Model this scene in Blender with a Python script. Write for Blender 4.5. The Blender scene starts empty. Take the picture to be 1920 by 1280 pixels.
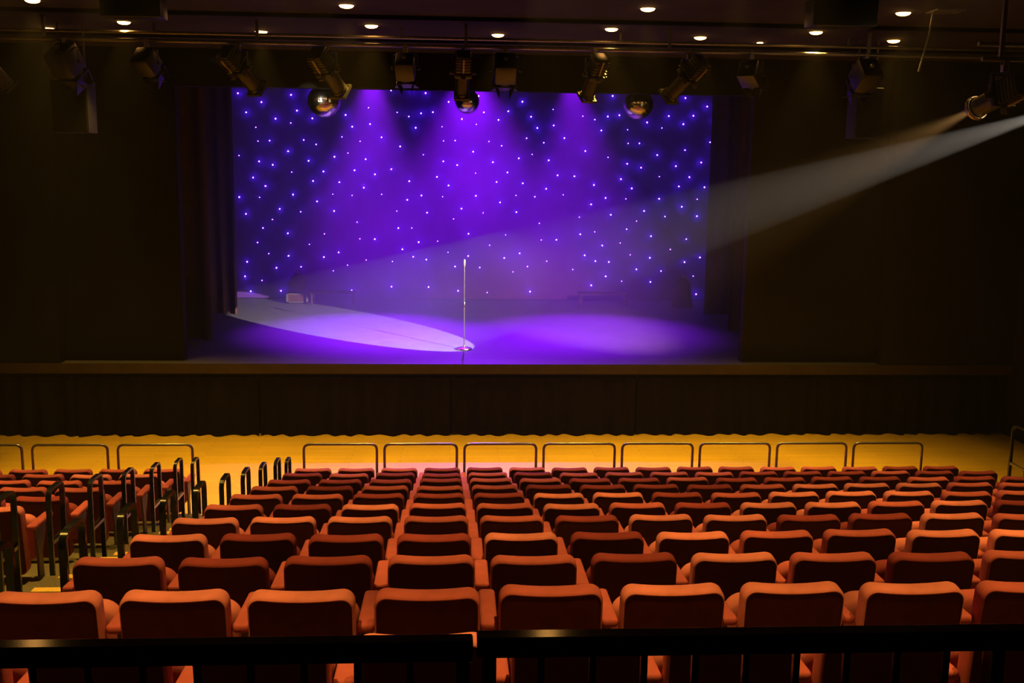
import bpy, bmesh, math, random
from mathutils import Vector, Matrix, Euler

random.seed(7)
C = bpy.context.scene.collection
SC = bpy.context.scene
PI = math.pi

# ------------------------------------------------------------------ camera
HC = 4.631                                   # eye height over the flat floor
PITCH, YAW, ROLL, FPX = math.radians(9.253), math.radians(3.453), math.radians(0.758), 1950.0
F_ = Vector((math.sin(YAW) * math.cos(PITCH), math.cos(YAW) * math.cos(PITCH), -math.sin(PITCH)))
R0_ = Vector((math.cos(YAW), -math.sin(YAW), 0))
U0_ = R0_.cross(F_)
R_ = math.cos(ROLL) * R0_ + math.sin(ROLL) * U0_
U_ = -math.sin(ROLL) * R0_ + math.cos(ROLL) * U0_
cam_d = bpy.data.cameras.new('camera')
cam = bpy.data.objects.new('camera', cam_d)
C.objects.link(cam)
cam_d.sensor_width = 36.0
cam_d.lens = FPX / 1920 * 36
cam_d.clip_start, cam_d.clip_end = 0.05, 200
B = -F_
cam.matrix_world = Matrix(((R_.x, U_.x, B.x, 0), (R_.y, U_.y, B.y, 0), (R_.z, U_.z, B.z, HC), (0, 0, 0, 1)))
SC.camera = cam


def ray(x, y):
    return F_ * FPX + R_ * (x - 960) - U_ * (y - 640)


def at(x, y, Y):                              # the point that a line of sight meets at depth Y
    d = ray(x, y)
    t = Y / d.y
    return Vector((d.x * t, Y, HC + d.z * t))


def onz(x, y, z):                             # ... and on the level z
    d = ray(x, y)
    t = (z - HC) / d.z
    return Vector((d.x * t, d.y * t, z))


def project(P):
    v = Vector(P) - Vector((0, 0, HC))
    d = v.dot(F_)
    return 960 + FPX * v.dot(R_) / d, 640 - FPX * v.dot(U_) / d, d


# ------------------------------------------------------------------ view, world
SC.view_settings.view_transform = 'Standard'
SC.view_settings.look = 'None'
SC.view_settings.gamma = 1.0
SC.view_settings.use_curve_mapping = False
SC.view_settings.exposure = 0.0
w = bpy.data.worlds.new('world')
SC.world = w
w.use_nodes = True
w.node_tree.nodes['Background'].inputs[0].default_value = (0.0, 0.0, 0.0, 1)
w.node_tree.nodes['Background'].inputs[1].default_value = 0.0
cy = SC.cycles
cy.max_bounces, cy.diffuse_bounces, cy.glossy_bounces, cy.transmission_bounces = 6, 3, 3, 4
cy.volume_bounces = 0
cy.sample_clamp_indirect = 2.0
cy.use_denoising = True

# ------------------------------------------------------------------ lamps
CEIL = 6.6
STAGE = 1.30
AMBER = (1.0, 0.56, 0.075)


def spot(name, loc, target, power, color, size, blend=0.5, radius=0.05):
    d = bpy.data.lights.new(name, 'SPOT')
    d.energy, d.color, d.spot_size, d.spot_blend, d.shadow_soft_size = power, color, math.radians(size), blend, radius
    o = bpy.data.objects.new(name, d)
    C.objects.link(o)
    o.location = loc
    o.rotation_euler = (Vector(target) - Vector(loc)).to_track_quat('-Z', 'Y').to_euler()
    return o


# ceiling downlights that the photograph shows (x, y, power)
DOWN = [(-5.04, 13.35, .8), (-1.27, 13.21, .8), (2.37, 12.93, .48), (5.48, 12.81, .48),
        (-4.5, 15.13, 1.0), (-1.1, 14.97, 1.0), (2.21, 14.77, 1.0), (5.05, 14.65, 1.0),
        (-5.84, 15.99, .55), (-2.76, 15.85, .55), (0.68, 15.65, .55), (3.62, 15.47, .55), (6.46, 15.37, .55), (4.64, 15.93, .15)]
# ... and the rows of the same lamps over the seats, above the frame
DOWN_HOUSE = [(x, y) for y in (3.7, 5.95, 8.2, 10.4) for x in (-5.3, -3.36, -1.2, .82, 2.8, 4.7, 6.8)]
P_DOWN = 950
for (x, y, k) in DOWN:
    spot('downlight_beam', (x, y, CEIL - .09), (x, y, 0), P_DOWN * k, AMBER, 68, .8, .06)
for (x, y) in DOWN_HOUSE:
    spot('downlight_beam', (x, y, CEIL - .09), (x, y, 0), P_DOWN * (.63 if y < 9 else .42) * (1.6 if x < -2 else 1.0), AMBER, 47, .9, .05)

# purple wash from above the back of the stage
VIOLET = (0.24, 0.004, 1.0)
for x, ty, k, size in ((-1.85, 22.2, 1.2, 47), (0.45, 19.7, .66, 54), (2.85, 22.2, .85, 48)):
    spot('wash_beam', (x, 25.4, 7.2), (x + .1, ty, STAGE), 14000 * k, VIOLET, size, 1.0, .08)

# profile spotlight (in view) and the hard-edged one just outside the frame
LIT = Vector((5.62, 11.2, 5.35))
LIT_AIM = onz(1050, 596, STAGE)
POOL = Vector((6.70, 11.05, 5.43))
POOL_DIR = Vector((-.589, .758, -.280))
spot('lit_profile_beam', LIT, LIT_AIM, 19000, (1.0, 0.50, 0.15), 21, 1.0, .03)
spot('pool_profile_beam', POOL, POOL + POOL_DIR, 74000, (1.0, 0.87, 0.72), 10.6, .03, .015)


# added fill spot without a fitting, brightens the big mirror ball
spot('added_ball_fill', (-3.3, 14.7, 6.1), at(608, 189, 18.9), 900, (1.0, 0.85, 0.6), 7, .5, .03)


# ------------------------------------------------------------------ materials
def material(name, color, rough=.6, metal=0.0, noise=0.0, scale=20, bump=0.0, bscale=200, sheen=0.0, spec=.5, emit=None, strength=0, coords='Object'):
    m = bpy.data.materials.new(name)
    m.use_nodes = True
    nt = m.node_tree
    b = nt.nodes['Principled BSDF']
    b.inputs['Base Color'].default_value = (*color, 1)
    b.inputs['Roughness'].default_value = rough
    b.inputs['Metallic'].default_value = metal
    b.inputs['Specular IOR Level'].default_value = spec
    if sheen:
        b.inputs['Sheen Weight'].default_value = sheen
        b.inputs['Sheen Roughness'].default_value = .4
        b.inputs['Sheen Tint'].default_value = (*color, 1)
    if emit:
        b.inputs['Emission Color'].default_value = (*emit, 1)
        b.inputs['Emission Strength'].default_value = strength
    if noise or bump:
        tc = nt.nodes.new('ShaderNodeTexCoord')
    if noise:
        n = nt.nodes.new('ShaderNodeTexNoise')
        n.inputs['Scale'].default_value = scale
        n.inputs['Detail'].default_value = 4
        nt.links.new(tc.outputs[coords], n.inputs['Vector'])
        mr = nt.nodes.new('ShaderNodeMapRange')
        mr.inputs['From Min'].default_value, mr.inputs['From Max'].default_value = .3, .7
        mr.inputs['To Min'].default_value, mr.inputs['To Max'].default_value = 1 - noise, 1 + noise
        nt.links.new(n.outputs['Fac'], mr.inputs['Value'])
        mx = nt.nodes.new('ShaderNodeVectorMath')
        mx.operation = 'SCALE'
        mx.inputs[0].default_value = color
        nt.links.new(mr.outputs['Result'], mx.inputs['Scale'])
        nt.links.new(mx.outputs['Vector'], b.inputs['Base Color'])
    if bump:
        n2 = nt.nodes.new('ShaderNodeTexNoise')
        n2.inputs['Scale'].default_value = bscale
        nt.links.new(tc.outputs[coords], n2.inputs['Vector'])
        bp = nt.nodes.new('ShaderNodeBump')
        bp.inputs['Strength'].default_value = bump
        bp.inputs['Distance'].default_value = .004
        nt.links.new(n2.outputs['Fac'], bp.inputs['Height'])
        nt.links.new(bp.outputs['Normal'], b.inputs['Normal'])
    return m


M = {
    'velvet': material('red_seat_fabric', (.48, .105, .14), .85, noise=.12, scale=9, bump=.25, bscale=260, spec=.2),
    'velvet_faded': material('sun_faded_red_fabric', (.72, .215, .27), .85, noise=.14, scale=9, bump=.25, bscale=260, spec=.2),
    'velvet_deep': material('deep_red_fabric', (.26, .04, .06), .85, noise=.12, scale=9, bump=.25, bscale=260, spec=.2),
    'seat_back': material('shade_darkened_seat_back', (.10, .014, .016), .9, noise=.15, scale=12, spec=.15),  # seat fabric again, with the shade on its rear put into the colour
    'bracket': material('grey_bracket_metal', (.14, .10, .08), .45, .4, noise=.2, scale=30),
    'black_metal': material('black_powder_coat', (.012, .012, .014), .35, .0, noise=.2, scale=40),
    'rail_metal': material('dark_blue_grey_rail', (.010, .014, .026), .24, .3, noise=.1, scale=30),
    'tube': material('dark_steel_tube', (.20, .19, .19), .28, .7, noise=.1, scale=30),
    'guard': material('black_guard_rail_paint', (.03, .022, .013), .12, .2, noise=.25, scale=60, spec=.9),
    'carpet': material('grey_beige_step_carpet', (.17, .15, .11), .95, noise=.25, scale=60, bump=.4, bscale=500, spec=.1),
    'nosing': material('yellow_step_nosing', (.85, .55, .12), .5, noise=.1, scale=40),
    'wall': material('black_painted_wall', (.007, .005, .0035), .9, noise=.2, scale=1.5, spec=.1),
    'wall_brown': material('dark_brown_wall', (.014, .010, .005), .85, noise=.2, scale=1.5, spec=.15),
    'ceiling': material('dark_ceiling_paint', (.03, .025, .022), .9, noise=.2, scale=1.2, spec=.1),
    'fascia': material('brown_stage_edge', (.03, .018, .009), .6, noise=.25, scale=5),
    'stage': material('grey_stage_floor', (.10, .095, .10), .6, noise=.10, scale=3, bump=.1, bscale=40, spec=.3),
    'skirt': material('black_pleated_skirt', (.008, .005, .0035), .95, noise=.2, scale=6, spec=.05),
    'drape': material('black_wool_drape', (.05, .022, .018), .95, noise=.2, scale=8, spec=.05),
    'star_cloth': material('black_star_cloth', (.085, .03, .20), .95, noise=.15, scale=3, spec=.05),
    'fixture': material('black_lantern_paint', (.009, .007, .006), .45, noise=.2, scale=30),
    'fixture_edge': material('worn_lantern_metal', (.30, .24, .18), .35, .7, noise=.3, scale=50),
    'lens': material('dark_lens_glass', (.02, .02, .025), .08, .0, spec=.8),
    'mirror': material('mirror_facets', (.85, .83, .80), .16, 1.0),
    'chrome': material('chrome', (.50, .45, .46), .22, 1.0),
    'pipe': material('grey_steel_pipe', (.20, .18, .16), .35, .7, noise=.15, scale=20),
    'grille': material('black_speaker_grille', (.004, .003, .002), .8, noise=.3, scale=200),
    'case_edge': material('aluminium_case_edge', (.06, .055, .06), .6, .1),
    'white': material('white_plastic', (.6, .6, .6), .5),
}
M['lamp_glow'] = material('downlight_glow', (.9, .7, .4), .4, emit=(1.0, .46, .10), strength=24)
M['lit_lens'] = material('lit_lens_glass', (.9, .8, .6), .3, emit=(1.0, .68, .28), strength=40)
M['led'] = material('violet_led', (.8, .7, 1), .4, emit=(.16, .035, 1.0), strength=140)


def floor_material():
    m = bpy.data.materials.new('amber_wood_floor')
    m.use_nodes = True
    nt = m.node_tree
    b = nt.nodes['Principled BSDF']
    tc = nt.nodes.new('ShaderNodeTexCoord')
    br = nt.nodes.new('ShaderNodeTexBrick')
    br.inputs['Scale'].default_value = 1.0
    br.inputs['Brick Width'].default_value = 1.6
    br.inputs['Row Height'].default_value = .12
    br.inputs['Mortar Size'].default_value = .003
    br.inputs['Mortar'].default_value = (.40, .25, .025, 1)
    br.inputs['Color1'].default_value = (.78, .50, .05, 1)
    br.inputs['Color2'].default_value = (.70, .45, .045, 1)
    nt.links.new(tc.outputs['Object'], br.inputs['Vector'])
    n = nt.nodes.new('ShaderNodeTexNoise')
    n.inputs['Scale'].default_value = 1.1
    n.inputs['Detail'].default_value = 5
    nt.links.new(tc.outputs['Object'], n.inputs['Vector'])
    mr = nt.nodes.new('ShaderNodeMapRange')
    mr.inputs['To Min'].default_value, mr.inputs['To Max'].default_value = .82, 1.14
    nt.links.new(n.outputs['Fac'], mr.inputs['Value'])
    mx = nt.nodes.new('ShaderNodeVectorMath')
    mx.operation = 'SCALE'
    nt.links.new(br.outputs['Color'], mx.inputs[0])
    nt.links.new(mr.outputs['Result'], mx.inputs['Scale'])
    nt.links.new(mx.outputs['Vector'], b.inputs['Base Color'])
    b.inputs['Roughness'].default_value = .6
    b.inputs['Specular IOR Level'].default_value = .25
    return m


M['floor'] = floor_material()


# ------------------------------------------------------------------ mesh helpers
class MB:
    """Collects shapes, builds ONE mesh object."""

    def __init__(self):
        self.bm = bmesh.new()

    def box(self, lo, hi, mat=None, bevel=0.0, seg=2):
        g = bmesh.ops.create_cube(self.bm, size=1)
        vs = g['verts']
        lo, hi = Vector(lo), Vector(hi)
        for v in vs:
            v.co = Vector(((lo.x + hi.x) / 2 + v.co.x * (hi.x - lo.x), (lo.y + hi.y) / 2 + v.co.y * (hi.y - lo.y), (lo.z + hi.z) / 2 + v.co.z * (hi.z - lo.z)))
        if bevel:
            es = list({e for v in vs for e in v.link_edges})
            r = bmesh.ops.bevel(self.bm, geom=es, offset=bevel, segments=seg, affect='EDGES', profile=.5)
            vs = list({v for f in r['faces'] for v in f.verts} | {v for v in vs if v.is_valid})
        if mat is not None:
            for v in vs:
                v.co = mat @ v.co
        return self

    def cyl(self, p0, p1, r0, r1=None, seg=16, caps=True):
        p0, p1 = Vector(p0), Vector(p1)
        r1 = r0 if r1 is None else r1
        q = (p1 - p0).to_track_quat('Z', 'Y').to_matrix()
        a, b = [], []
        for i in range(seg):
            t = 2 * PI * i / seg
            d = q @ Vector((math.cos(t), math.sin(t), 0))
            a.append(self.bm.verts.new(p0 + d * r0))
            b.append(self.bm.verts.new(p1 + d * r1))
        for i in range(seg):
            j = (i + 1) % seg
            self.bm.faces.new((a[i], a[j], b[j], b[i]))
        if caps:
            self.bm.faces.new(a[::-1])
            self.bm.faces.new(b)
        return self

    def sweep(self, pts, prof, up=None):
        """prof: list of (u, v) of a closed profile swept along pts; up: fixed direction for u."""
        pts = [Vector(p) for p in pts]
        rings = []
        for i, p in enumerate(pts):
            t = (pts[min(i + 1, len(pts) - 1)] - pts[max(i - 1, 0)]).normalized()
            u = Vector(up) if up is not None else (Vector((0, 0, 1)) if abs(t.z) < .9 else Vector((0, 1, 0)))
            u = (u - t * u.dot(t)).normalized()
            v = t.cross(u)
            rings.append([self.bm.verts.new(p + u * a + v * b) for a, b in prof])
        n = len(prof)
        for k in range(len(rings) - 1):
            for i in range(n):
                j = (i + 1) % n
                self.bm.faces.new((rings[k][i], rings[k][j], rings[k + 1][j], rings[k + 1][i]))
        self.bm.faces.new(rings[0][::-1])
        self.bm.faces.new(rings[-1])
        return self

    def tube(self, pts, r, seg=10, up=None):
        return self.sweep(pts, [(r * math.cos(2 * PI * i / seg), r * math.sin(2 * PI * i / seg)) for i in range(seg)], up)

    def lathe(self, prof, origin=(0, 0, 0), axis=(0, 0, 1), seg=24, close=True):
        """prof: (radius, height) pairs along axis."""
        q = Vector(axis).to_track_quat('Z', 'Y').to_matrix()
        o = Vector(origin)
        rings = []
        for r, h in prof:
            rings.append([self.bm.verts.new(o + q @ Vector((max(r, 1e-4) * math.cos(2 * PI * i / seg), max(r, 1e-4) * math.sin(2 * PI * i / seg), h))) for i in range(seg)])
        for k in range(len(rings) - 1):
            for i in range(seg):
                j = (i + 1) % seg
                self.bm.faces.new((rings[k][i], rings[k][j], rings[k + 1][j], rings[k + 1][i]))
        if close:
            self.bm.faces.new(rings[0][::-1])
            self.bm.faces.new(rings[-1])
        return self

    def slab(self, outline, layers, place, cap_shape=None):
        """Cushion: outline(inset) -> closed list of (x, z); layers (depth, inset); place(x, depth, z) -> Vector."""
        rings = [[self.bm.verts.new(place(x, d, z)) for x, z in outline(ins)] for d, ins in layers]
        n = len(rings[0])
        for k in range(len(rings) - 1):
            for i in range(n):
                j = (i + 1) % n
                self.bm.faces.new((rings[k][i], rings[k][j], rings[k + 1][j], rings[k + 1][i]))
        self.bm.faces.new(rings[0][::-1])
        self.bm.faces.new(rings[-1])
        return self

    def xform(self, mat):
        bmesh.ops.transform(self.bm, matrix=mat, verts=self.bm.verts)
        return self

    def build(self, name, mat, parent=None, smooth=None, loc=None):
        bmesh.ops.recalc_face_normals(self.bm, faces=self.bm.faces)
        me = bpy.data.meshes.new(name)
        self.bm.to_mesh(me)
        self.bm.free()
        me.materials.append(mat)
        if smooth is not None:
            for p in me.polygons:
                p.use_smooth = True
            try:
                me.set_sharp_from_angle(angle=math.radians(smooth))
            except Exception:
                pass
        o = bpy.data.objects.new(name, me)
        C.objects.link(o)
        if loc is not None:
            o.location = loc
        if parent is not None:
            o.parent = parent
        return o


def tag(o, label, cat, group=None, kind=None):
    o['label'] = label
    o['category'] = cat
    if group:
        o['group'] = group
    if kind:
        o['kind'] = kind
    return o


def thing(name, label, cat, loc=(0, 0, 0), rotz=0, group=None):
    o = bpy.data.objects.new(name, None)
    C.objects.link(o)
    o.location = loc
    o.rotation_euler = (0, 0, rotz)
    return tag(o, label, cat, group)


def struct(name, mb, mat, label=None, cat=None, smooth=None):
    o = mb.build(name, mat, smooth=smooth)
    o['kind'] = 'structure'
    if label:
        o['label'] = label
    if cat:
        o['category'] = cat
    return o


def copy_tree(o, parent=None):
    c = o.copy()
    C.objects.link(c)
    if parent is not None:
        c.parent = parent
    for ch in list(o.children):
        copy_tree(ch, c)
    return c


ORD = ['first', 'second', 'third', 'fourth', 'fifth', 'sixth', 'seventh', 'eighth', 'ninth', 'tenth', 'eleventh', 'twelfth', 'thirteenth', 'fourteenth', 'fifteenth', 'sixteenth']


# ------------------------------------------------------------------ room shell
XL, XR = -9.5, 10.15
SE = 17.92                                   # stage edge
ROW0, PITCHR, RISE = 3.455, 0.95604, 0.2166  # row 0 is next to the guard rail, row 10 stands on the floor


def row_y(r):
    return ROW0 + PITCHR * r


def row_z(r):
    return (10 - r) * RISE


FR = 1.08                                    # tier front edge beyond the seat back line
struct('floor', MB().box((XL, -1.5, -.1), (XR, SE + .4, 0)), M['floor'], 'amber-lit wooden floor between the seats and the stage', 'floor')
struct('ceiling', MB().box((XL, -1.5, CEIL), (XR, 18.5, CEIL + .15)), M['ceiling'], 'dark ceiling dotted with warm downlights', 'ceiling')
for k, (y0, y1, x0, x1) in enumerate(((13.95, 14.02, -9.4, 10.1), (16.35, 16.42, -9.4, 10.1), (11.2, 11.27, -9.4, 10.1))):
    struct('trim_%d' % (k + 1), MB().box((x0, y0, CEIL - .05), (x1, y1, CEIL)), M['wall'], 'dark joint batten across the ceiling', 'trim')
struct('wall_left', MB().box((XL - .15, -1.5, -.1), (XL, 18.5, CEIL)), M['wall_brown'])
struct('wall_right', MB().box((XR, -1.5, -.1), (XR + .15, 18.5, CEIL)), M['wall_brown'], 'brown side wall behind the looped handrail', 'wall')
struct('wall_back', MB().box((XL, -1.65, -.1), (XR, -1.5, CEIL)), M['wall'])
for r in range(10):
    y0 = (row_y(r) - PITCHR + FR) if r else 2.25
    struct('floor_tier', MB().box((XL, y0, 0), (8.0, row_y(r) + FR, row_z(r))), M['carpet'], 'carpeted seating tier carrying the %s row from the guard rail' % ORD[r], 'seating tier')
struct('floor_balcony', MB().box((XL, -1.5, 2.7), (XR, 2.25, 3.0)), M['carpet'])
# half steps and nosings in the aisle
AX0, AX1 = -3.20, -2.07
for r in range(1, 10):
    y = row_y(r) + FR
    o = struct('aisle_step', MB().box((AX0, y, 0 if r == 9 else row_z(r + 1)), (AX1, y + .42, row_z(r) - RISE / 2), bevel=.01), M['carpet'],
               'grey carpeted half step in the aisle below the %s row from the guard rail' % ORD[r], 'step')
    MB().box((AX0, y + .345, row_z(r) - RISE / 2), (AX1, y + .425, row_z(r) - RISE / 2 + .006)).build('nosing', M['nosing'], o)
    t = struct('trim_nosing', MB().box((AX0, y - .075, row_z(r)), (AX1, y + .006, row_z(r) + .006)), M['nosing'],
               'yellow nosing strip on the aisle edge of the %s tier from the guard rail' % ORD[r], 'nosing')

# stage house
struct('stage_floor', MB().box((XL, SE, STAGE - .16), (XR, 27.7, STAGE)), M['stage'], 'grey stage floor washed in purple light', 'stage')
struct('trim_stage_edge', MB().box((XL, SE - .02, STAGE - .17), (XR, SE, STAGE + .004), bevel=.004), M['fascia'], 'brown board along the stage edge above the pleated skirt', 'trim')
struct('trim_stage_lip', MB().box((XL, SE - .005, STAGE - .235), (XR, SE + .06, STAGE - .17)), M['wall'], 'black batten under the stage edge board', 'trim')
struct('wall_under_stage', MB().box((XL, SE + .25, 0), (XR, SE + .4, STAGE - .16)), M['wall'])
PL, PR, PT = -4.63, 5.25, 5.99
struct('wall_front_left', MB().box((-6.64, 18.2, STAGE), (PL, 18.42, CEIL)), M['wall'], 'black flat beside the stage opening on the aisle side', 'wall')
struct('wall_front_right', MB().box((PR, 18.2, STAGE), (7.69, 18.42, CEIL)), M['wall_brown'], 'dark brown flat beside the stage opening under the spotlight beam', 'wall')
struct('wall_side_left', MB().box((XL, SE + .01, STAGE), (-6.66, 18.42, CEIL)), M['wall'], 'black panel flush with the stage edge on the aisle side', 'wall')
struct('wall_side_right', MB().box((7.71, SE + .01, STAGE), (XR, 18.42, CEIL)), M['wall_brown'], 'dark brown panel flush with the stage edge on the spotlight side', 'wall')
struct('wall_front_top', MB().box((PL, 18.2, PT), (PR, 18.42, 8.2)), M['wall'], 'black header over the stage opening', 'wall')
struct('wall_stage_left', MB().box((-7.6, 18.42, STAGE), (-7.45, 27.7, 8.2)), M['wall'])
struct('wall_stage_right', MB().box((9.3, 18.42, STAGE), (9.45, 27.7, 8.2)), M['wall'])
struct('wall_stage_back', MB().box((-7.6, 27.55, STAGE), (9.45, 27.7, 8.2)), M['wall'])
struct('ceiling_stage', MB().box((-7.6, 18.42, 8.2), (9.45, 27.7, 8.3)), M['wall'])
struct('wall_stage_upper', MB().box((XL, 18.3, CEIL + .15), (XR, 18.42, 8.2)), M['wall'])


# ------------------------------------------------------------------ pleated cloths
def pleats(mb, x0, x1, y, z0, z1, amp, wl, seed, hem=0.0, flare=1.0, thick=.006, nz=6):
    rnd = random.Random(seed)
    n = max(8, int((x1 - x0) / wl * 8))
    ph = [rnd.uniform(0, 6.28) for _ in range(4)]
    hems = [rnd.uniform(-1, 1) for _ in range(int((x1 - x0) / .5) + 3)]

    def off(x, k):
        s = math.sin(2 * PI * x / wl + ph[0] + 1.1 * math.sin(2 * PI * x / (wl * 3.7) + ph[1]))
        s2 = math.sin(2 * PI * x / (wl * 2.3) + ph[2])
        return amp * (.75 * s + .35 * s2) * (.35 + .65 * k * flare)
    front, back = [], []
    for j in range(nz + 1):
        k = 1 - j / nz
        fr, bk = [], []
        for i in range(n + 1):
            x = x0 + (x1 - x0) * i / n
            u = (x - x0) / .5
            h = hems[int(u)] * (1 - u % 1) + hems[int(u) + 1] * (u % 1)
            zz = z0 + hem * (h + .5 * math.sin(2 * PI * x / wl + ph[3])) * .6
            z = zz + (z1 - zz) * j / nz
            yy = y + off(x, k)
            fr.append(mb.bm.verts.new((x, yy, z)))
            bk.append(mb.bm.verts.new((x, yy + thick, z)))
        front.append(fr)
        back.append(bk)
    for j in range(nz):
        for i in range(n):
            mb.bm.faces.new((front[j][i], front[j][i + 1], front[j + 1][i + 1], front[j + 1][i]))
            mb.bm.faces.new((back[j][i], back[j + 1][i], back[j + 1][i + 1], back[j][i + 1]))
    for i in range(n):
        mb.bm.faces.new((front[0][i], back[0][i], back[0][i + 1], front[0][i + 1]))
        mb.bm.faces.new((front[nz][i], front[nz][i + 1], back[nz][i + 1], back[nz][i]))
    for j in range(nz):
        mb.bm.faces.new((front[j][0], front[j + 1][0], back[j + 1][0], back[j][0]))
        mb.bm.faces.new((front[j][n], back[j][n], back[j + 1][n], front[j + 1][n]))
    return mb


SK = [(-9.4, -6.45, 'at the aisle end of the stage front'), (-6.42, -3.33, 'below the black flat on the aisle side'), (-3.30, .0, 'below the white light pool on stage'),
      (.03, 3.3, 'below the purple-lit stage beside the microphone stand'), (3.33, 6.6, 'below the brown flat under the beam'), (6.63, 10.05, 'at the far end by the brown side wall')]
for i, (a, b, lab) in enumerate(SK):
    o = thing('stage_skirt', 'black pleated cloth skirt panel ' + lab, 'stage skirt', ((a + b) / 2, SE + .08, 0), 0, 'pleated skirt panels along the stage front')
    pleats(MB(), a - (a + b) / 2, b - (a + b) / 2, 0, .022, STAGE - .2, .085, .34, 20 + i, hem=.03).build('pleated_cloth', M['skirt'], o, 60)
    MB().box((a - (a + b) / 2, -.085, STAGE - .235), (b - (a + b) / 2, -.075, STAGE - .195)).build('heading_tape', M['fascia'], o)

DR = [(-7.3, -4.62, 20.3, 'first black side drape inside the stage opening, aisle side'), (-7.3, -4.86, 24.0, 'second black side drape, edging the white light pool'),
      (5.93, 9.1, 21.6, 'first black side drape inside the opening, spotlight side'), (6.03, 9.1, 24.3, 'second black side drape, edging the starry cloth, spotlight side')]
for i, (a, b, y, lab) in enumerate(DR):
    o = thing('stage_drape', lab, 'curtain', ((a + b) / 2, y, STAGE), 0, 'black side drapes of the stage')
    pleats(MB(), a - (a + b) / 2, b - (a + b) / 2, 0, .03, 6.7, .11, .36, 40 + i, hem=.02, nz=8).build('pleated_cloth', M['drape'], o, 60)
    MB().cyl((a - (a + b) / 2, 0, 6.78), (b - (a + b) / 2, 0, 6.78), .025).build('hanging_bar', M['pipe'], o, 40)

# ------------------------------------------------------------------ star cloth with its LEDs
CLOTH_Y = 27.2
sc_root = thing('star_cloth', 'black backdrop cloth dotted with glowing violet star lights', 'star cloth', (0.9, CLOTH_Y, STAGE))
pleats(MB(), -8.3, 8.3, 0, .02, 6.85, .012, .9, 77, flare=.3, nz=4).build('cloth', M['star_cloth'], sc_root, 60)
MB().cyl((-8.3, 0, 6.88), (8.3, 0, 6.88), .025).build('hanging_bar', M['pipe'], sc_root, 40)
STARS = [
    (430, 160, "128,118B 481,250B 252,404B 926,142B 1014,377B 692,500B 1244,495B 922,563S 398,627S 430,836S 604,827M 1115,818M 1302,885M 882,987B 144,1052S 447,1139B 651,1191B 1188,1132B 1576,1071B 1779,1014S 1689,772S 1744,443B 1843,620B 1228,92B"),
    (660, 160, "586,77M 890,64B 1104,115B 1450,248B 247,335S 678,405S 853,466M 1036,419B 1213,401B 1648,505B 955,636B 1350,620S 271,580B 1865,585S 442,778B 122,838S 722,916B 1070,1040S 1373,833S 1547,828M 1817,995B 1369,1138B 205,1107B 590,1257B 38,1273B 1578,1194B"),
    (890, 160, "59,160B 138,404B 358,518B 504,388B 716,245B 846,470B 1177,361S 940,640B 1185,600B 1622,462S 1802,513M 214,840S 405,905M 779,792M 1037,860M 1346,791B 862,1035S 273,1152B 663,1094B 1111,1125B 1660,985B 1900,676B"),
    (1120, 160, "230,160B 157,467B 331,448B 1322,190B 1648,318B 1072,460B 1440,456B 1777,524B 748,556B 1291,582B 454,666S 969,638S 462,871S 632,869M 1691,853M 1314,970M 899,1044B 161,1080S 1756,1090S 448,1176B 656,1233B 1559,1156B 1178,1211B"),
    (430, 310, "935,100S 357,182B 541,310B 149,475B 454,478S 1411,91B 1256,233B 1650,251B 955,437B 1315,539B 1552,432S 1842,450S 757,653B 1571,684B 1071,695M 249,726B 646,811S 504,938M 878,1018B 1426,1026S 424,1156M 1199,1183S"),
    (660, 310, "344,134B 858,236B 1274,172B 1854,117S 177,335B 444,434S 1448,301B 1041,452B 829,517B 1358,468S 1858,455B 673,685S 1126,709B 1642,648B 79,850S 695,940B 896,938S 1523,801S 118,1101S 342,1105B 1748,1025B 1000,1150B 1285,1136S 757,1257B"),
    (890, 310, "492,105B 329,249B 722,268B 1243,148B 1496,163B 1789,293B 1073,351B 620,448S 903,470M 1327,440S 382,555B 127,711S 626,700B 1747,584B 1570,776S 970,868S 466,1041S 1584,1033B 1801,996S 998,1118S 1225,1115B 225,1196S"),
    (1120, 310, "931,168S 353,206B 1382,176B 1223,315B 1607,328B 517,345B 125,488B 428,503S 927,500B 1499,507S 1773,518S 1266,620B 702,684B 203,740B 1016,767M 1494,761B 588,835S 440,956M 805,1062B 1334,1105M 344,1165S 73,1201B 1095,1260S"),
    (430, 450, "592,202S 888,237B 1640,184B 267,325B 1419,254B 707,415B 1077,401M 1773,375S 236,543B 1560,460S 932,574B 489,605S 321,767B 775,760B 1835,756B"),
    (660, 450, "757,138B 213,298S 607,320S 919,250B 1114,293B 1441,185S 1743,238B 1546,397B 593,698B 1148,704B 1591,760B"),
    (890, 450, "674,199B 444,268B 76,410M 575,478S 792,396M 1082,316S 1650,228B 1810,314B 1472,441S 831,771B 187,786S 1748,678B"),
    (1120, 450, "493,221S 788,266B 172,328B 585,438B 125,543B 955,464M 1307,331B 1538,261B 1659,449M 1438,540S 365,616S 797,628B 1481,811B 1691,848B"),
]
RAD = {'B': .0165, 'M': .0125, 'S': .0095}
stars = []
for x0, y0, txt in STARS:
    for tok in txt.split():
        u, v = tok[:-1].split(',')
        stars.append((RAD[tok[-1]], x0 + int(u) / 8, y0 + int(v) / 8))
stars.sort(key=lambda s: -s[0])
rest = MB()
led_mesh = {}
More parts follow.
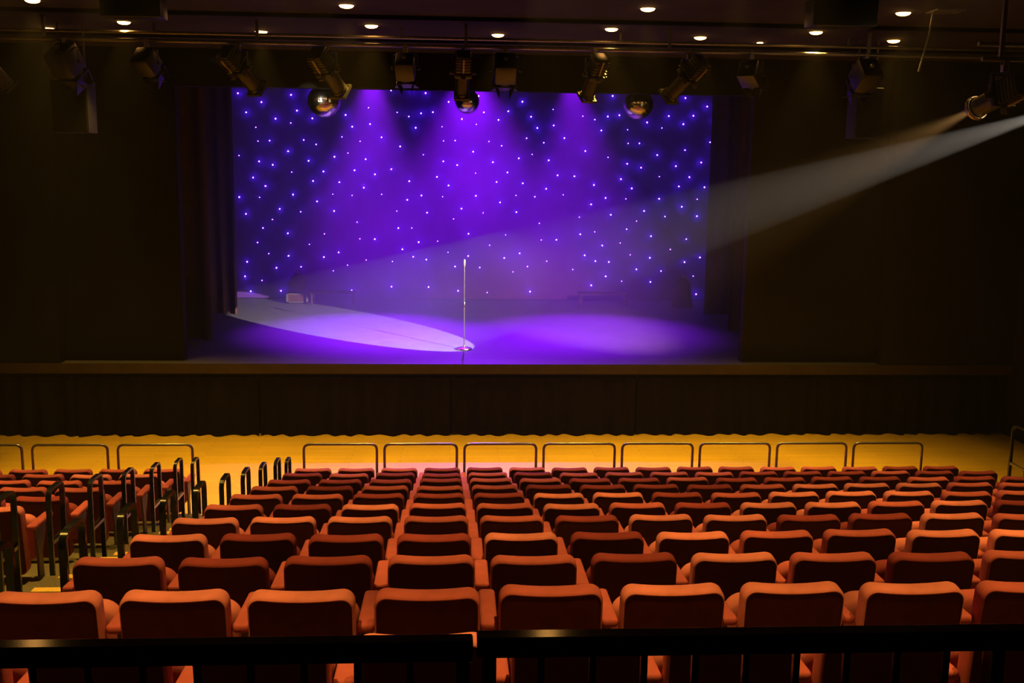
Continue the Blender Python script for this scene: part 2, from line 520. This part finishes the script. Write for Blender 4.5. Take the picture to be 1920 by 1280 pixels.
for i, (r, x, y) in enumerate(stars):
    p = at(x, y, CLOTH_Y - .095) - sc_root.location
    if i < 100:
        key = r
        if key not in led_mesh:
            mb = MB()
            bmesh.ops.create_icosphere(mb.bm, subdivisions=1, radius=r)
            o = mb.build('led_light', M['led'], sc_root, 180, p)
            led_mesh[key] = o
        else:
            o = led_mesh[key].copy()
            C.objects.link(o)
            o.parent = sc_root
            o.location = p
    else:
        bmesh.ops.create_icosphere(rest.bm, subdivisions=1, radius=r, matrix=Matrix.Translation(p))
o = rest.build('small_led_lights', M['led'], sc_root, 180)
o['kind'] = 'stuff'


# ------------------------------------------------------------------ theatre seats
def outline_fn(w, h, rad, top_dip=0.0, rc=6, nt=8):
    """Rounded rectangle w x h (z from 0 to h), inset by d; the top edge dips in the middle."""
    def f(d):
        x, z0, z1, r = w / 2 - d, d, h - d, max(rad - d, .004)
        pts = []
        for cx, cz, a0 in ((x - r, z1 - r, 0), (-x + r, z1 - r, 90), (-x + r, z0 + r, 180), (x - r, z0 + r, 270)):
            for i in range(rc + 1):
                a = math.radians(a0 + 90 * i / rc)
                pts.append((cx + r * math.cos(a), cz + r * math.sin(a)))
            if a0 == 0:
                for i in range(1, nt):
                    pts.append((x - r + (-2 * x + 2 * r) * i / nt, z1))
        return [(px, pz + (top_dip * ((px / (w / 2)) ** 2 - .5) * max(0, pz / h - .5) * 2)) for px, pz in pts]
    return f


def tilted(y0, z0, deg):
    c, s = math.cos(math.radians(deg)), math.sin(math.radians(deg))

    def place(x, d, z):                      # deg > 0: the top leans towards -y
        return Vector((x, y0 + d * c - z * s, z0 + z * c + d * s))
    return place


BACK_TILT = 7.0
BH = .585


def rear_y(z):
    return (.85 - z) * math.tan(math.radians(BACK_TILT))


def make_seat():
    s = thing('theatre_seat', 'x', 'seat')
    pl = tilted(rear_y(.25) - .075, .265, BACK_TILT)
    lay = [(.004, .022), (-.002, .018), (-.004, .013), (-.001, .008), (.006, .002), (.016, .0), (.070, .0), (.084, .005), (.094, .016), (.100, .040)]
    MB().slab(outline_fn(.466, BH, .062, .020), lay, pl).build('backrest', M['velvet'], s, 50)
    MB().slab(outline_fn(.466, BH, .062, .020), [(-.0040, .0095), (-.0056, .013), (.010, .013)], pl).build('back_panel', M['seat_back'], s, 40)
    pl2 = tilted(.245, .285, 6)
    lay2 = [(0, .05), (.006, .02), (.018, .006), (.04, 0), (.07, 0), (.092, .006), (.104, .02), (.11, .05)]
    MB().slab(outline_fn(.452, .40, .085, -.012), lay2, pl2).build('seat_cushion', M['velvet'], s, 60)
    return s


def armrest(x, parent):
    # padded arm and the bracket that carries it
    def place(px, d, pz):                    # px across, pz along the arm
        return Vector((x + px, -.01 + pz, .648 + d - .02 * pz))
    a = MB().slab(outline_fn(.078, .40, .022), [(0, .012), (.004, .004), (.012, 0), (.028, 0), (.037, .004), (.041, .012)], place).build('armrest', M['velvet'], parent, 50)
    mb = MB()
    prof = [(.06, .0), (.30, .0), (.30, .04), (.20, .12), (.18, .40), (.28, .58), (.28, .642), (.06, .645), (.10, .40), (.10, .12), (.06, .05)]
    f = [mb.bm.verts.new((x - .010, y, z)) for y, z in prof]
    b = [mb.bm.verts.new((x + .010, y, z)) for y, z in prof]
    mb.bm.faces.new(f)
    mb.bm.faces.new(b[::-1])
    for i in range(len(prof)):
        j = (i + 1) % len(prof)
        mb.bm.faces.new((f[i], f[j], b[j], b[i]))
    mb.build('bracket', M['bracket'], a)
    return a


seat_proto = make_seat()
armrest(.275, seat_proto)
end_proto = copy_tree(seat_proto)            # the first of a row also carries the other arm
armrest(-.275, end_proto)
COL0, COLP = -1.746, .55
used = [False, False]


def place_seat(x, r, label, group, end, tone=0):
    k = 1 if end else 0
    src = (seat_proto, end_proto)[k]
    s = src if not used[k] else copy_tree(src)
    used[k] = True
    s.location = (x, row_y(r), row_z(r))
    s.rotation_euler = (math.radians(random.uniform(-1.2, 1.2)), 0, math.radians(random.uniform(-.8, .8)))
    s['label'], s['group'] = label, group
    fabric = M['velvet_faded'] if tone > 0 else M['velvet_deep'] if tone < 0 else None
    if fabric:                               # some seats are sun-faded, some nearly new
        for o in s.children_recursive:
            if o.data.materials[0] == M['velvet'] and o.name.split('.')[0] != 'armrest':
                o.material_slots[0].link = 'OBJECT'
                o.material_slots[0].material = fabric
    return s


def seat_in_frame(x, r):
    y, z = row_y(r), row_z(r)
    for dx in (-.25, .25):
        for dz in (.62, .84):
            px, py, d = project((x + dx, y + .1, z + dz))
            if -15 < px < 1935 and py < 1275:
                return True
    return False


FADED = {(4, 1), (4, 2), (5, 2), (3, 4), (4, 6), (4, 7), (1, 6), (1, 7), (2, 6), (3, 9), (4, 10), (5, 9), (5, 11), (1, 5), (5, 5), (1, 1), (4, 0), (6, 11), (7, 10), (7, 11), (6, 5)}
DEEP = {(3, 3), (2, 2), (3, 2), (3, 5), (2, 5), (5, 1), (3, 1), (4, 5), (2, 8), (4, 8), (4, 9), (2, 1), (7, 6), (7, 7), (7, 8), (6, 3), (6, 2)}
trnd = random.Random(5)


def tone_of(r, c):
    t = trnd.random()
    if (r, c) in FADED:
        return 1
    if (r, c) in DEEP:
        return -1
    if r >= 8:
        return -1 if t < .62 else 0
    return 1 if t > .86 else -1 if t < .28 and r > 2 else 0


for r in range(11):
    for c in range(16):
        x = COL0 + COLP * c
        if seat_in_frame(x, r):
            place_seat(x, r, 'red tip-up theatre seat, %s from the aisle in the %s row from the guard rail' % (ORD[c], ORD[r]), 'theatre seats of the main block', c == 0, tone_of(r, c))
LCOL0, LCOLP = -3.639, .553
for r in range(3, 11):
    for c in range(5):
        x = LCOL0 - LCOLP * c
        if seat_in_frame(x, r):
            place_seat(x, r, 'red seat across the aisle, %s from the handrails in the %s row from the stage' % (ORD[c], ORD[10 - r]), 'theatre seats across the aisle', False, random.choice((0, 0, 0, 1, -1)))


# ------------------------------------------------------------------ looped aisle handrails
def arc_path(corners, rad, n=6):
    """Polyline through corners with rounded bends."""
    P = [Vector(c) for c in corners]
    out = [P[0]]
    for i in range(1, len(P) - 1):
        a, b, c = P[i - 1], P[i], P[i + 1]
        u, v = (a - b).normalized(), (c - b).normalized()
        p, q = b + u * rad, b + v * rad
        for k in range(n + 1):
            t = k / n
            out.append(p * (1 - t) ** 2 + b * 2 * t * (1 - t) + q * t * t)
    out.append(P[-1])
    return out


def make_loop(h=.935, ln=.30):
    s = thing('aisle_handrail', 'x', 'handrail')
    prof = [(-.020, -.012), (.020, -.012), (.020, .012), (-.020, .012)]
    MB().sweep(arc_path([(0, 0, 0), (0, 0, h), (0, ln, h), (0, ln, 0)], .085), prof, up=(1, 0, 0)).build('loop', M['rail_metal'], s, 40)
    MB().box((-.018, .014, h - .46), (.018, ln - .014, h - .43)).build('crossbar', M['tube'], s)
    for y in (0, ln):
        MB().box((-.04, y - .03, 0), (.04, y + .03, .008)).build('base_plate', M['rail_metal'], s)
    return s


loop0 = make_loop()
first = [True]


def place_loop(x, y, z, label, group):
    s = loop0 if first[0] else copy_tree(loop0)
    first[0] = False
    s.location = (x, y, z)
    s['label'], s['group'] = label, group


for r in range(1, 11):
    place_loop(-2.085, row_y(r) + (.13 if r < 10 else -.02), row_z(r), 'dark looped aisle handrail beside the main block in its %s row from the guard rail' % ORD[r], 'looped handrails beside the main block')
for r in range(4, 11):
    place_loop(-3.265, row_y(r) + (.13 if r < 10 else -.02), row_z(r), 'dark looped handrail across the aisle, at its %s row from the stage' % ORD[10 - r], 'looped handrails across the aisle')
place_loop(8.0, 13.55, 0, 'tall dark looped handrail standing alone near the brown side wall', None)
bpy.data.objects['aisle_handrail.%03d' % 17].scale = (1, 1.35, 1.26)

# ------------------------------------------------------------------ tubular rails in front of the first row
def make_urail():
    s = thing('tubular_rail', 'x', 'rail')
    pts = arc_path([(0, 0, 0), (0, 0, .985), (.975, 0, .985), (.975, 0, 0)], .085)
    MB().tube(pts, .0185, 12, up=(0, 1, 0)).build('bent_tube', M['tube'], s, 60)
    for x in (0, .975):
        MB().cyl((x, 0, 0), (x, 0, .012), .045).build('base_flange', M['tube'], s, 40)
    return s


u0 = make_urail()
xs = [(-1.957 + 1.0786 * i, 'steel tube rail before the main block, %s from the aisle' % ORD[i], 'tube rails before the main block') for i in range(8)]
xs += [(-4.405 - 1.11 * i, 'steel tube rail across the aisle, %s from the handrails' % ORD[i], 'tube rails across the aisle') for i in range(3)]
for i, (x, lab, g) in enumerate(xs):
    s = u0 if i == 0 else copy_tree(u0)
    s.location = (x, 13.70, 0)
    s['label'], s['group'] = lab, g

# ------------------------------------------------------------------ guard rail by the camera
def guard(x0, x1, z, posts, label):
    s = thing('guard_rail', label, 'guard rail', (0, 2.0, 0), 0, 'black guard rails above the seats')
    MB().box((x0, -.022, z - .044), (x1, .022, z), bevel=.005).build('top_rail', M['guard'], s)
    MB().box((x0, -.015, 3.08), (x1, .015, 3.11), bevel=.004).build('bottom_rail', M['guard'], s)
    for x in posts:
        MB().box((x - .0145, -.02, 3.0), (x + .0145, .02, z - .044), bevel=.003).build('post', M['guard'], s)
        MB().cyl((x - .022, -.0250, z - .024), (x - .022, -.0215, z - .024), .007, seg=12).build('bolt', M['fixture_edge'], s)
    n = int((x1 - x0) / .107)
    for i in range(n):
        x = posts[0] + .107 * (i + 1) * (1 if posts[0] < (x0 + x1) / 2 else -1)
        if x0 + .01 < x < x1 - .01 and all(abs(x - q) > .03 for q in posts):
            MB().box((x - .007, -.006, 3.11), (x + .007, .006, z - .044)).build('baluster', M['guard'], s)


guard(-1.35, .049, 3.692, [.028, -1.3], 'black guard rail section on the aisle side of the gap')
guard(.0565, 1.55, 3.699, [.082, 1.15], 'black guard rail section with the golden glint beyond the gap')

# ------------------------------------------------------------------ microphone stand
mb_ = onz(870, 655, STAGE)
mic = thing('microphone_stand', 'chrome microphone stand with round base alone at centre stage', 'microphone stand', (mb_.x, mb_.y, STAGE))
MB().lathe([(.150, 0), (.152, .012), (.148, .028), (.12, .040), (.06, .050), (.022, .058), (.018, .085)], seg=32).build('base', M['chrome'], mic, 40)
MB().cyl((0, 0, .05), (0, 0, .86), .0100, seg=12).build('lower_tube', M['chrome'], mic, 60)
MB().cyl((0, 0, .84), (0, 0, 1.60), .0078, seg=12).build('upper_tube', M['chrome'], mic, 60)
MB().lathe([(.012, 0), (.019, .01), (.019, .075), (.014, .095)], origin=(0, 0, .81), seg=16).build('clutch', M['chrome'], mic, 40)
clip = MB().lathe([(.009, 0), (.017, .03), (.021, .08), (.020, .12), (.013, .14)], origin=(0, 0, 1.57), seg=14).build('microphone_clip', M['fixture_edge'], mic, 40)
MB().cyl((-.028, 0, 1.635), (.028, 0, 1.635), .007, seg=10).build('wing_nut', M['chrome'], clip, 40)

# ------------------------------------------------------------------ stage gear at the back
p = onz(559, 568, STAGE)
t = thing('equipment_trolley', 'dark trolley with arched frame and pale-edged case beside the light pool', 'trolley', (p.x, p.y, STAGE))
MB().box((-.27, -.15, .03), (.27, .15, .26), bevel=.01).build('case', M['drape'], t)
fr = MB()
for a, b in (((-.27, -.16, .03), (.27, -.155, .05)), ((-.27, -.16, .24), (.27, -.155, .26)), ((-.27, -.16, .03), (-.22, -.155, .26)), ((.22, -.16, .03), (.27, -.155, .26))):
    fr.box(a, b)
fr.build('case_edge', M['case_edge'], t)
MB().tube(arc_path([(-.24, .08, .26), (-.22, .08, .55), (0, .08, .86), (.22, .08, .55), (.24, .08, .26)], .12), .018, 8, up=(0, 1, 0)).build('arched_frame', M['drape'], t, 60)
MB().slab(outline_fn(.40, .46, .18), [(0, .03), (.015, 0), (.05, 0), (.06, .03)], tilted(.05, .28, 0)).build('padded_back', M['drape'], t, 50)
for x in (-.22, .22):
    MB().cyl((x - .015, -.08, .03), (x + .015, -.08, .03), .03).build('caster', M['black_metal'], t, 40)
for (px, py, wd, lab) in ((625, 571, 1.1, 'low dark table behind the light pool on stage'), (1130, 573, 1.25, 'low dark table at the foot of the star cloth under the beam')):
    p = onz(px, py, STAGE)
    t = thing('stage_table', lab, 'table', (p.x, p.y, STAGE))
    MB().box((-wd / 2, -.25, .30), (wd / 2, .25, .335), bevel=.005).build('tabletop', M['drape'], t)
    for sx in (-1, 1):
        for sy in (-1, 1):
            MB().box((sx * (wd / 2 - .05) - .018, sy * .2 - .018, 0), (sx * (wd / 2 - .05) + .018, sy * .2 + .018, .30)).build('leg', M['drape'], t)
p = onz(1279, 575, STAGE)
t = thing('covered_stool', 'dark cloth-covered stool at the back of the stage near the drapes', 'stool', (p.x, p.y, STAGE))
MB().lathe([(.27, .0), (.25, .10), (.21, .35), (.185, .55), (.15, .66), (.07, .72), (.01, .735)], seg=20).build('cloth_cover', M['drape'], t, 60)
MB().lathe([(.01, .735), (.035, .75), (.035, .78), (.01, .80)], seg=12).build('knob', M['fixture_edge'], t, 60)

# ------------------------------------------------------------------ mirror balls
for (px, py, y, r, lab) in ((608, 189, 18.9, .285, 'large silver mirror ball beside the drapes, catching a white glint'),
                            (876, 190, 20.6, .235, 'small mirror ball half hidden behind a lantern at centre stage'),
                            (1197, 196, 18.9, .262, 'mirror ball with amber streaks hanging on the spotlight side')):
    p = at(px, py, y)
    t = thing('mirror_ball', lab, 'mirror ball', p, 0, 'mirror balls under the stage header')
    mb = MB()
    bmesh.ops.create_uvsphere(mb.bm, u_segments=48, v_segments=26, radius=r)
    for v in mb.bm.verts:
        v.co += Vector((random.uniform(-1, 1), random.uniform(-1, 1), random.uniform(-1, 1))) * r * .004
    mb.build('mirrored_sphere', M['mirror'], t)
    MB().lathe([(.05, r - .01), (.05, r + .03), (.012, r + .04), (.012, r + .07)], seg=16).build('cap', M['fixture'], t, 40)
    MB().cyl((0, 0, r + .06), (0, 0, 8.18 - p.z), .006, seg=8).build('hanging_wire', M['pipe'], t, 60)


# ------------------------------------------------------------------ lighting bars and lanterns
BAR_Y, BAR_Z = 14.62, 6.30
t = thing('lighting_bar', 'long steel lighting bar carrying the row of black lanterns', 'lighting bar', (1.0, BAR_Y, BAR_Z))
MB().cyl((-8.6, 0, 0), (8.6, 0, 0), .0245, seg=14).build('pipe', M['pipe'], t, 60)
for x in (-6.4, -3.6, -.8, 2.0, 4.8, 7.4):
    MB().box((x - .02, -.02, .02), (x + .02, .02, CEIL - BAR_Z)).build('hanger', M['pipe'], t)
t = thing('lighting_bar', 'upper steel bar close under the ceiling behind the lanterns', 'lighting bar', (1.0, 15.15, 6.47))
MB().cyl((-8.6, 0, 0), (8.6, 0, 0), .022, seg=14).build('pipe', M['pipe'], t, 60)
for x in (-5.1, -1.7, 1.4, 4.7, 7.6):
    MB().box((x - .015, -.015, .02), (x + .015, .015, CEIL - 6.47)).build('hanger', M['pipe'], t)


def frame_to(direction):
    """Matrix whose -Z points along direction, X level."""
    q = Vector(direction).normalized().to_track_quat('-Z', 'Y')
    return q.to_matrix().to_4x4()


def hang(root, drop, half, d):
    """Clamp and yoke from the bar down to the pivot, drop below the root."""
    mb = MB()
    mb.box((-.03, -.035, -.10), (.03, .035, -.027), bevel=.008)
    mb.box((-.03, .026, -.03), (.03, .036, .03))
    mb.box((-.03, -.036, -.03), (.03, -.026, .012))
    mb.build('clamp', M['fixture_edge'], root)
    a = math.atan2(d.x, d.y)                 # yoke turns with the lantern
    rz = Matrix.Rotation(-a, 4, 'Z')
    MB().sweep(arc_path([(-half, 0, -drop), (-half, 0, -.11), (half, 0, -.11), (half, 0, -drop)], .03, 3), [(-.02, -.003), (.02, -.003), (.02, .003), (-.02, .003)], up=(0, 1, 0)).xform(rz).build('yoke', M['fixture'], root)
    for s in (-1, 1):
        MB().cyl((s * half, 0, -drop), (s * (half + .035), 0, -drop), .022, seg=10).xform(rz).build('tilt_knob', M['fixture'], root, 40)


def profile(px, py, nose, label, lit=False, Y=BAR_Y, root_at=None, drop=.33, d=None, group='black lanterns on the lighting bar', scale=1.18):
    """Profile spotlight: lamp house, gate and long lens tube with a colour frame."""
    c = root_at if root_at is not None else at(px, py, Y)
    if root_at is None:
        c.z = BAR_Z
    root = thing('profile_spotlight', label, 'spotlight', c, 0, group)
    piv = Vector((0, 0, -drop))
    if d is None:
        n = at(nose[0], nose[1], Y + .32)
        d = (n - (c + piv)).normalized()
    m = Matrix.Translation(piv) @ frame_to(d) @ Matrix.Scale(scale, 4)
    hang(root, drop, .135 * scale, d)
    MB().box((-.095, -.10, .02), (.095, .10, .27), bevel=.02).xform(m).build('lamp_house', M['fixture'], root, 40)
    mb = MB()
    for k in range(5):
        mb.box((-.102, -.106, .06 + .04 * k), (.102, .106, .072 + .04 * k))
    mb.xform(m).build('cooling_fins', M['fixture'], root)
    MB().box((-.11, -.11, -.04), (.11, .11, .02), bevel=.01).xform(m).build('gate', M['fixture'], root, 40)
    for s in (-1, 1):
        MB().box((s * .14 - .034, -.03, -.02), (s * .14 + .034, .03, -.014)).xform(m).build('shutter_handle', M['fixture_edge'], root)
        MB().box((-.03, s * .14 - .034, -.012), (.03, s * .14 + .034, -.006)).xform(m).build('shutter_handle', M['fixture_edge'], root)
    MB().lathe([(.09, -.04), (.09, -.30), (.098, -.30), (.098, -.34), (.085, -.34), (.085, -.30)], seg=20).xform(m).build('lens_tube', M['fixture'], root, 40)
    fr = MB()
    for a, b in (((-.105, -.105, -.375), (.105, -.085, -.34)), ((-.105, .085, -.375), (.105, .105, -.34)), ((-.105, -.085, -.375), (-.085, .085, -.34)), ((.085, -.085, -.375), (.105, .085, -.34))):
        fr.box(a, b)
    if lit:
        MB().lathe([(.108, -.345), (.112, -.335), (.112, -.31), (.108, -.30)], seg=24, close=False).xform(m).build('front_ring', M['fixture_edge'], root, 40)
        MB().lathe([(.001, -.375), (.05, -.368), (.098, -.342)], seg=20, close=False).xform(m).build('lens', M['lit_lens'], root, 60)
    else:
        fr.xform(m).build('colour_frame', M['fixture'], root)
        MB().lathe([(.001, -.33), (.05, -.327), (.084, -.315)], seg=20, close=False).xform(m).build('lens', M['lens'], root, 60)
    MB().box((-.012, -.13, .05), (.012, -.10, .25), bevel=.004).xform(m).build('handle', M['fixture_edge'], root)
    return root


def fresnel(px, py, nose, label, d=None, doors=True, drop=.30, group='black lanterns on the lighting bar', scale=1.0):
    """Fresnel lantern: boxy housing with four barn doors."""
    c = at(px, py, BAR_Y)
    c.z = BAR_Z
    root = thing('fresnel_lantern', label, 'spotlight', c, 0, group)
    piv = Vector((0, 0, -drop))
    n = at(nose[0], nose[1], BAR_Y + .30)
    d = (n - (c + piv)).normalized()
    m = Matrix.Translation(piv) @ frame_to(d) @ Matrix.Scale(scale, 4)
    hang(root, drop, .165 * scale, d)
    MB().box((-.13, -.14, -.12), (.13, .14, .17), bevel=.025).xform(m).build('housing', M['fixture'], root, 40)
    mb = MB()
    for k in range(4):
        mb.box((-.10, .14, -.09 + .06 * k), (.10, .15, -.06 + .06 * k))
    mb.xform(m).build('vent_slats', M['fixture'], root)
    MB().lathe([(.115, -.12), (.118, -.16), (.10, -.16), (.10, -.13)], seg=22, close=False).xform(m).build('lens_ring', M['fixture'], root, 40)
    MB().lathe([(.001, -.15), (.06, -.146), (.10, -.135)], seg=20, close=False).xform(m).build('lens', M['lens'], root, 60)
    MB().box((-.02, -.02, .17), (.02, .02, .20), bevel=.004).xform(m).build('lamp_cap', M['fixture_edge'], root)
    if doors:
        for k in range(4):
            flare = math.radians(32 if k % 2 == 0 else 22)
            dm = Matrix.Rotation(k * PI / 2, 4, 'Z') @ Matrix.Translation((0, .125, -.16)) @ Matrix.Rotation(-flare, 4, 'X')
            mb = MB()
            v = [mb.bm.verts.new(q) for q in ((-.115, 0, 0), (.115, 0, 0), (.165, 0, -.17), (-.165, 0, -.17), (-.115, .004, 0), (.115, .004, 0), (.165, .004, -.17), (-.165, .004, -.17))]
            for f in ((0, 1, 2, 3), (7, 6, 5, 4), (0, 4, 5, 1), (1, 5, 6, 2), (2, 6, 7, 3), (3, 7, 4, 0)):
                mb.bm.faces.new([v[i] for i in f])
            mb.xform(m @ dm).build('barn_door', M['fixture'], root)
    return root


profile(-28, 95, (30, 180), 'lantern cut by the picture edge on the aisle side', scale=1.15)
fresnel(122, 92, (158, 178), 'barn-door lantern with a bright edge in front of the hanging panel, aisle side', scale=1.25)
fresnel(275, 92, (305, 160), 'barn-door lantern between the hanging panel and the black drapes')
profile(447, 95, (488, 172), 'angled lantern at the corner of the star cloth by the drapes')
profile(612, 95, (643, 178), 'angled lantern covering the edge of the silver mirror ball')
fresnel(760, 95, (765, 175), 'barn-door lantern between the silver mirror ball and centre stage')
profile(868, 95, (865, 198), 'upright lantern in front of the small mirror ball', scale=1.05)
fresnel(948, 95, (945, 172), 'wide barn-door lantern just past the small mirror ball', scale=1.12)
profile(1116, 95, (1093, 203), 'tilted lantern against the second purple glow', scale=1.05)
profile(1292, 95, (1243, 192), 'tilted lantern touching the amber-streaked mirror ball')
fresnel(1410, 95, (1425, 176), 'barn-door lantern above the corner of the brown flat')
fresnel(1625, 95, (1598, 182), 'barn-door lantern with a bright upper edge before the hanging panel under the beam', scale=1.2)

# side bar with the lit spotlight
ld = (LIT_AIM - LIT).normalized()
lp = LIT - ld * .46 + Vector((0, 0, .0))
lc = lp + Vector((0, 0, .33))
profile(0, 0, None, 'lit spotlight throwing the warm beam across the stage', lit=True, root_at=lc, d=ld, group=None)
pd = POOL_DIR.normalized()
profile(0, 0, None, 'second lit spotlight on the short bar, sending the hard-edged white beam', lit=True, root_at=POOL - pd * .48 + Vector((0, 0, .33)), d=pd, group=None)
t = thing('side_lighting_bar', 'short steel bar above the lit spotlight', 'lighting bar', (lc.x + .5, lc.y, lc.z + .03))
MB().cyl((-.75, 0, 0), (2.6, 0, 0), .0245, seg=12).build('pipe', M['pipe'], t, 60)
MB().cyl((-.75, .10, .16), (2.6, .10, .16), .0245, seg=12).build('upper_pipe', M['pipe'], t, 60)
for x in (-.55, .8, 2.2):
    MB().box((x - .02, -.02, .0), (x + .02, .02, CEIL - lc.z - .03)).build('hanger', M['pipe'], t)

# hanging panels (one each side)
for (x0, x1, y0, y1, Y, lab) in ((100, 163, 150, 248, 15.2, 'dark hanging cabinet behind the barn-door lantern on the aisle side'), (1601, 1657, 165, 259, 15.2, 'dark hanging cabinet behind the lantern above the beam')):
    a, b = at(x0, y1, Y), at(x1, y0, Y)
    cx = (a.x + b.x) / 2
    t = thing('hanging_cabinet', lab, 'cabinet', (cx, Y, a.z), 0, 'hanging cabinets beside the stage')
    wd, h = (b.x - a.x) / 2, b.z - a.z
    MB().box((-wd, -.02, 0), (wd, .35, h), bevel=.01).build('cabinet_body', M['grille'], t, 40)
    MB().box((-wd + .02, -.028, .02), (wd - .02, -.02, h - .02)).build('front_panel', M['grille'], t)
    for s in (-1, 1):
        MB().box((s * wd * .7 - .012, .15, h), (s * wd * .7 + .012, .17, CEIL - a.z)).build('hanger', M['pipe'], t)
# black boxes high under the ceiling
for (x0, x1, y1, Y, lab) in ((203, 315, 38, 12.3, 'black box under the ceiling touching a downlight on the aisle side'), (1507, 1626, 55, 12.2, 'black box under the ceiling between two downlights on the spotlight side')):
    a, b = at(x0, y1, Y), at(x1, y1, Y)
    t = tag(MB().box((-(b.x - a.x) / 2, -.3, 0), ((b.x - a.x) / 2, 0, CEIL - .001 - (a.z + b.z) / 2), bevel=.01).build('ceiling_box', M['black_metal'], None, 40), lab, 'box', 'black boxes under the ceiling')
    t.location = ((a.x + b.x) / 2, Y, (a.z + b.z) / 2)

# slanted drop rod beside the brightest downlight
a, b = at(1742, 64, 12.6), at(1722, 134, 12.6)
top = Vector((a.x + .03, 12.6, CEIL))
t = thing('drop_rod', 'thin slanted rod hanging under the ceiling beside the spotlight beam fixture', 'rod', top)
MB().box((-.02, -.16, -.012), (.34, .16, 0)).build('mounting_plate', M['pipe'], t)
MB().tube([Vector((0, 0, -.01)), a - top, b - top], .011, 8, up=(0, 1, 0)).build('rod', M['pipe'], t, 60)
# downlight fittings
DL = ['cut by the top edge of the picture on the aisle side', 'high above the silver mirror ball', 'high above the amber-streaked mirror ball', 'large and bright beside the black box on the spotlight side',
      'at the corner of the black box on the aisle side', 'above the first purple glow on the star cloth', 'above the tilted lantern by the second purple glow', 'just below the black box on the spotlight side',
      'small and low over the first barn-door lantern', 'low between the drapes lantern and the silver mirror ball lantern', 'low above the wide barn-door lantern at centre', 'low above the lantern touching the amber-streaked mirror ball',
      'low over the barn-door lantern before the hanging cabinet under the beam', 'faint and half hidden over the corner of the brown flat']
for (x, y, k), lab in zip(DOWN, DL):
    t = thing('downlight', 'warm ceiling downlight ' + lab, 'downlight', (x, y, CEIL), 0, 'warm ceiling downlights')
    MB().lathe([(.086, -.003), (.10, -.006), (.108, -.003), (.108, 0), (.086, 0)], seg=24, close=False).build('trim_ring', M['fixture_edge'], t, 40)
    rr = .086 if k > .2 else .045
    MB().lathe([(rr, 0), (rr, -.008), (rr * .85, -.022), (rr * .5, -.032), (.001, -.035)], seg=20, close=False).build('lamp', M['lamp_glow'], t, 60)

for x, lab in ((-3.36, 'over the aisle, mirrored as a glint on the guard rail'), (.82, 'over the middle rows, mirrored as the golden guard rail glint')):
    t = thing('downlight', 'warm downlight ' + lab, 'downlight', (x, 8.15, CEIL), 0, 'warm ceiling downlights')
    MB().lathe([(.075, -.012), (.095, -.016), (.105, -.006), (.105, 0), (.075, 0)], seg=24, close=False).build('trim_ring', M['fixture_edge'], t, 40)
    MB().lathe([(.078, 0), (.078, -.008), (.066, -.022), (.039, -.032), (.001, -.035)], seg=20, close=False).build('lamp', M['lamp_glow'], t, 60)

# ------------------------------------------------------------------ haze in the air
def haze(name, lo, hi, density, label, g=.2, color=(1, 1, 1), layer=None):
    m = bpy.data.materials.new(name)
    m.use_nodes = True
    nt = m.node_tree
    nt.nodes.remove(nt.nodes['Principled BSDF'])
    v = nt.nodes.new('ShaderNodeVolumeScatter')
    v.inputs['Density'].default_value = density
    if layer:                                # thicker and patchy towards the floor
        tc = nt.nodes.new('ShaderNodeTexCoord')
        sx = nt.nodes.new('ShaderNodeSeparateXYZ')
        nt.links.new(tc.outputs['Object'], sx.inputs[0])
        mr = nt.nodes.new('ShaderNodeMapRange')
        mr.interpolation_type = 'SMOOTHSTEP'
        mr.inputs['From Min'].default_value, mr.inputs['From Max'].default_value = layer[0], layer[1]
        mr.inputs['To Min'].default_value, mr.inputs['To Max'].default_value = density, density * layer[2]
        nt.links.new(sx.outputs['Z'], mr.inputs['Value'])
        nz = nt.nodes.new('ShaderNodeTexNoise')
        nz.inputs['Scale'].default_value = .55
        nz.inputs['Detail'].default_value = 1
        nt.links.new(tc.outputs['Object'], nz.inputs['Vector'])
        m2 = nt.nodes.new('ShaderNodeMapRange')
        m2.inputs['From Min'].default_value, m2.inputs['From Max'].default_value = .3, .7
        m2.inputs['To Min'].default_value, m2.inputs['To Max'].default_value = .6, 1.4
        nt.links.new(nz.outputs['Fac'], m2.inputs['Value'])
        mu = nt.nodes.new('ShaderNodeMath')
        mu.operation = 'MULTIPLY'
        nt.links.new(mr.outputs['Result'], mu.inputs[0])
        nt.links.new(m2.outputs['Result'], mu.inputs[1])
        nt.links.new(mu.outputs[0], v.inputs['Density'])
    v.inputs['Anisotropy'].default_value = g
    v.inputs['Color'].default_value = (*color, 1)
    nt.links.new(v.outputs[0], nt.nodes['Material Output'].inputs['Volume'])
    o = MB().box(lo, hi).build('haze', m)
    return tag(o, label, 'haze', None, 'stuff')


haze('house_haze', (XL - .05, -1.55, -.05), (XR + .05, 17.89, 8.2), .0010, 'thin haze in the hall over the seats showing the beams', 0.0)
haze('stage_haze', (-7.44, 18.425, STAGE - .05), (9.29, 27.54, 8.25), .048, 'purple-lit haze filling the stage in front of the star cloth', 0.7, (1, 1, 1), (2.5, 6.5, .3))
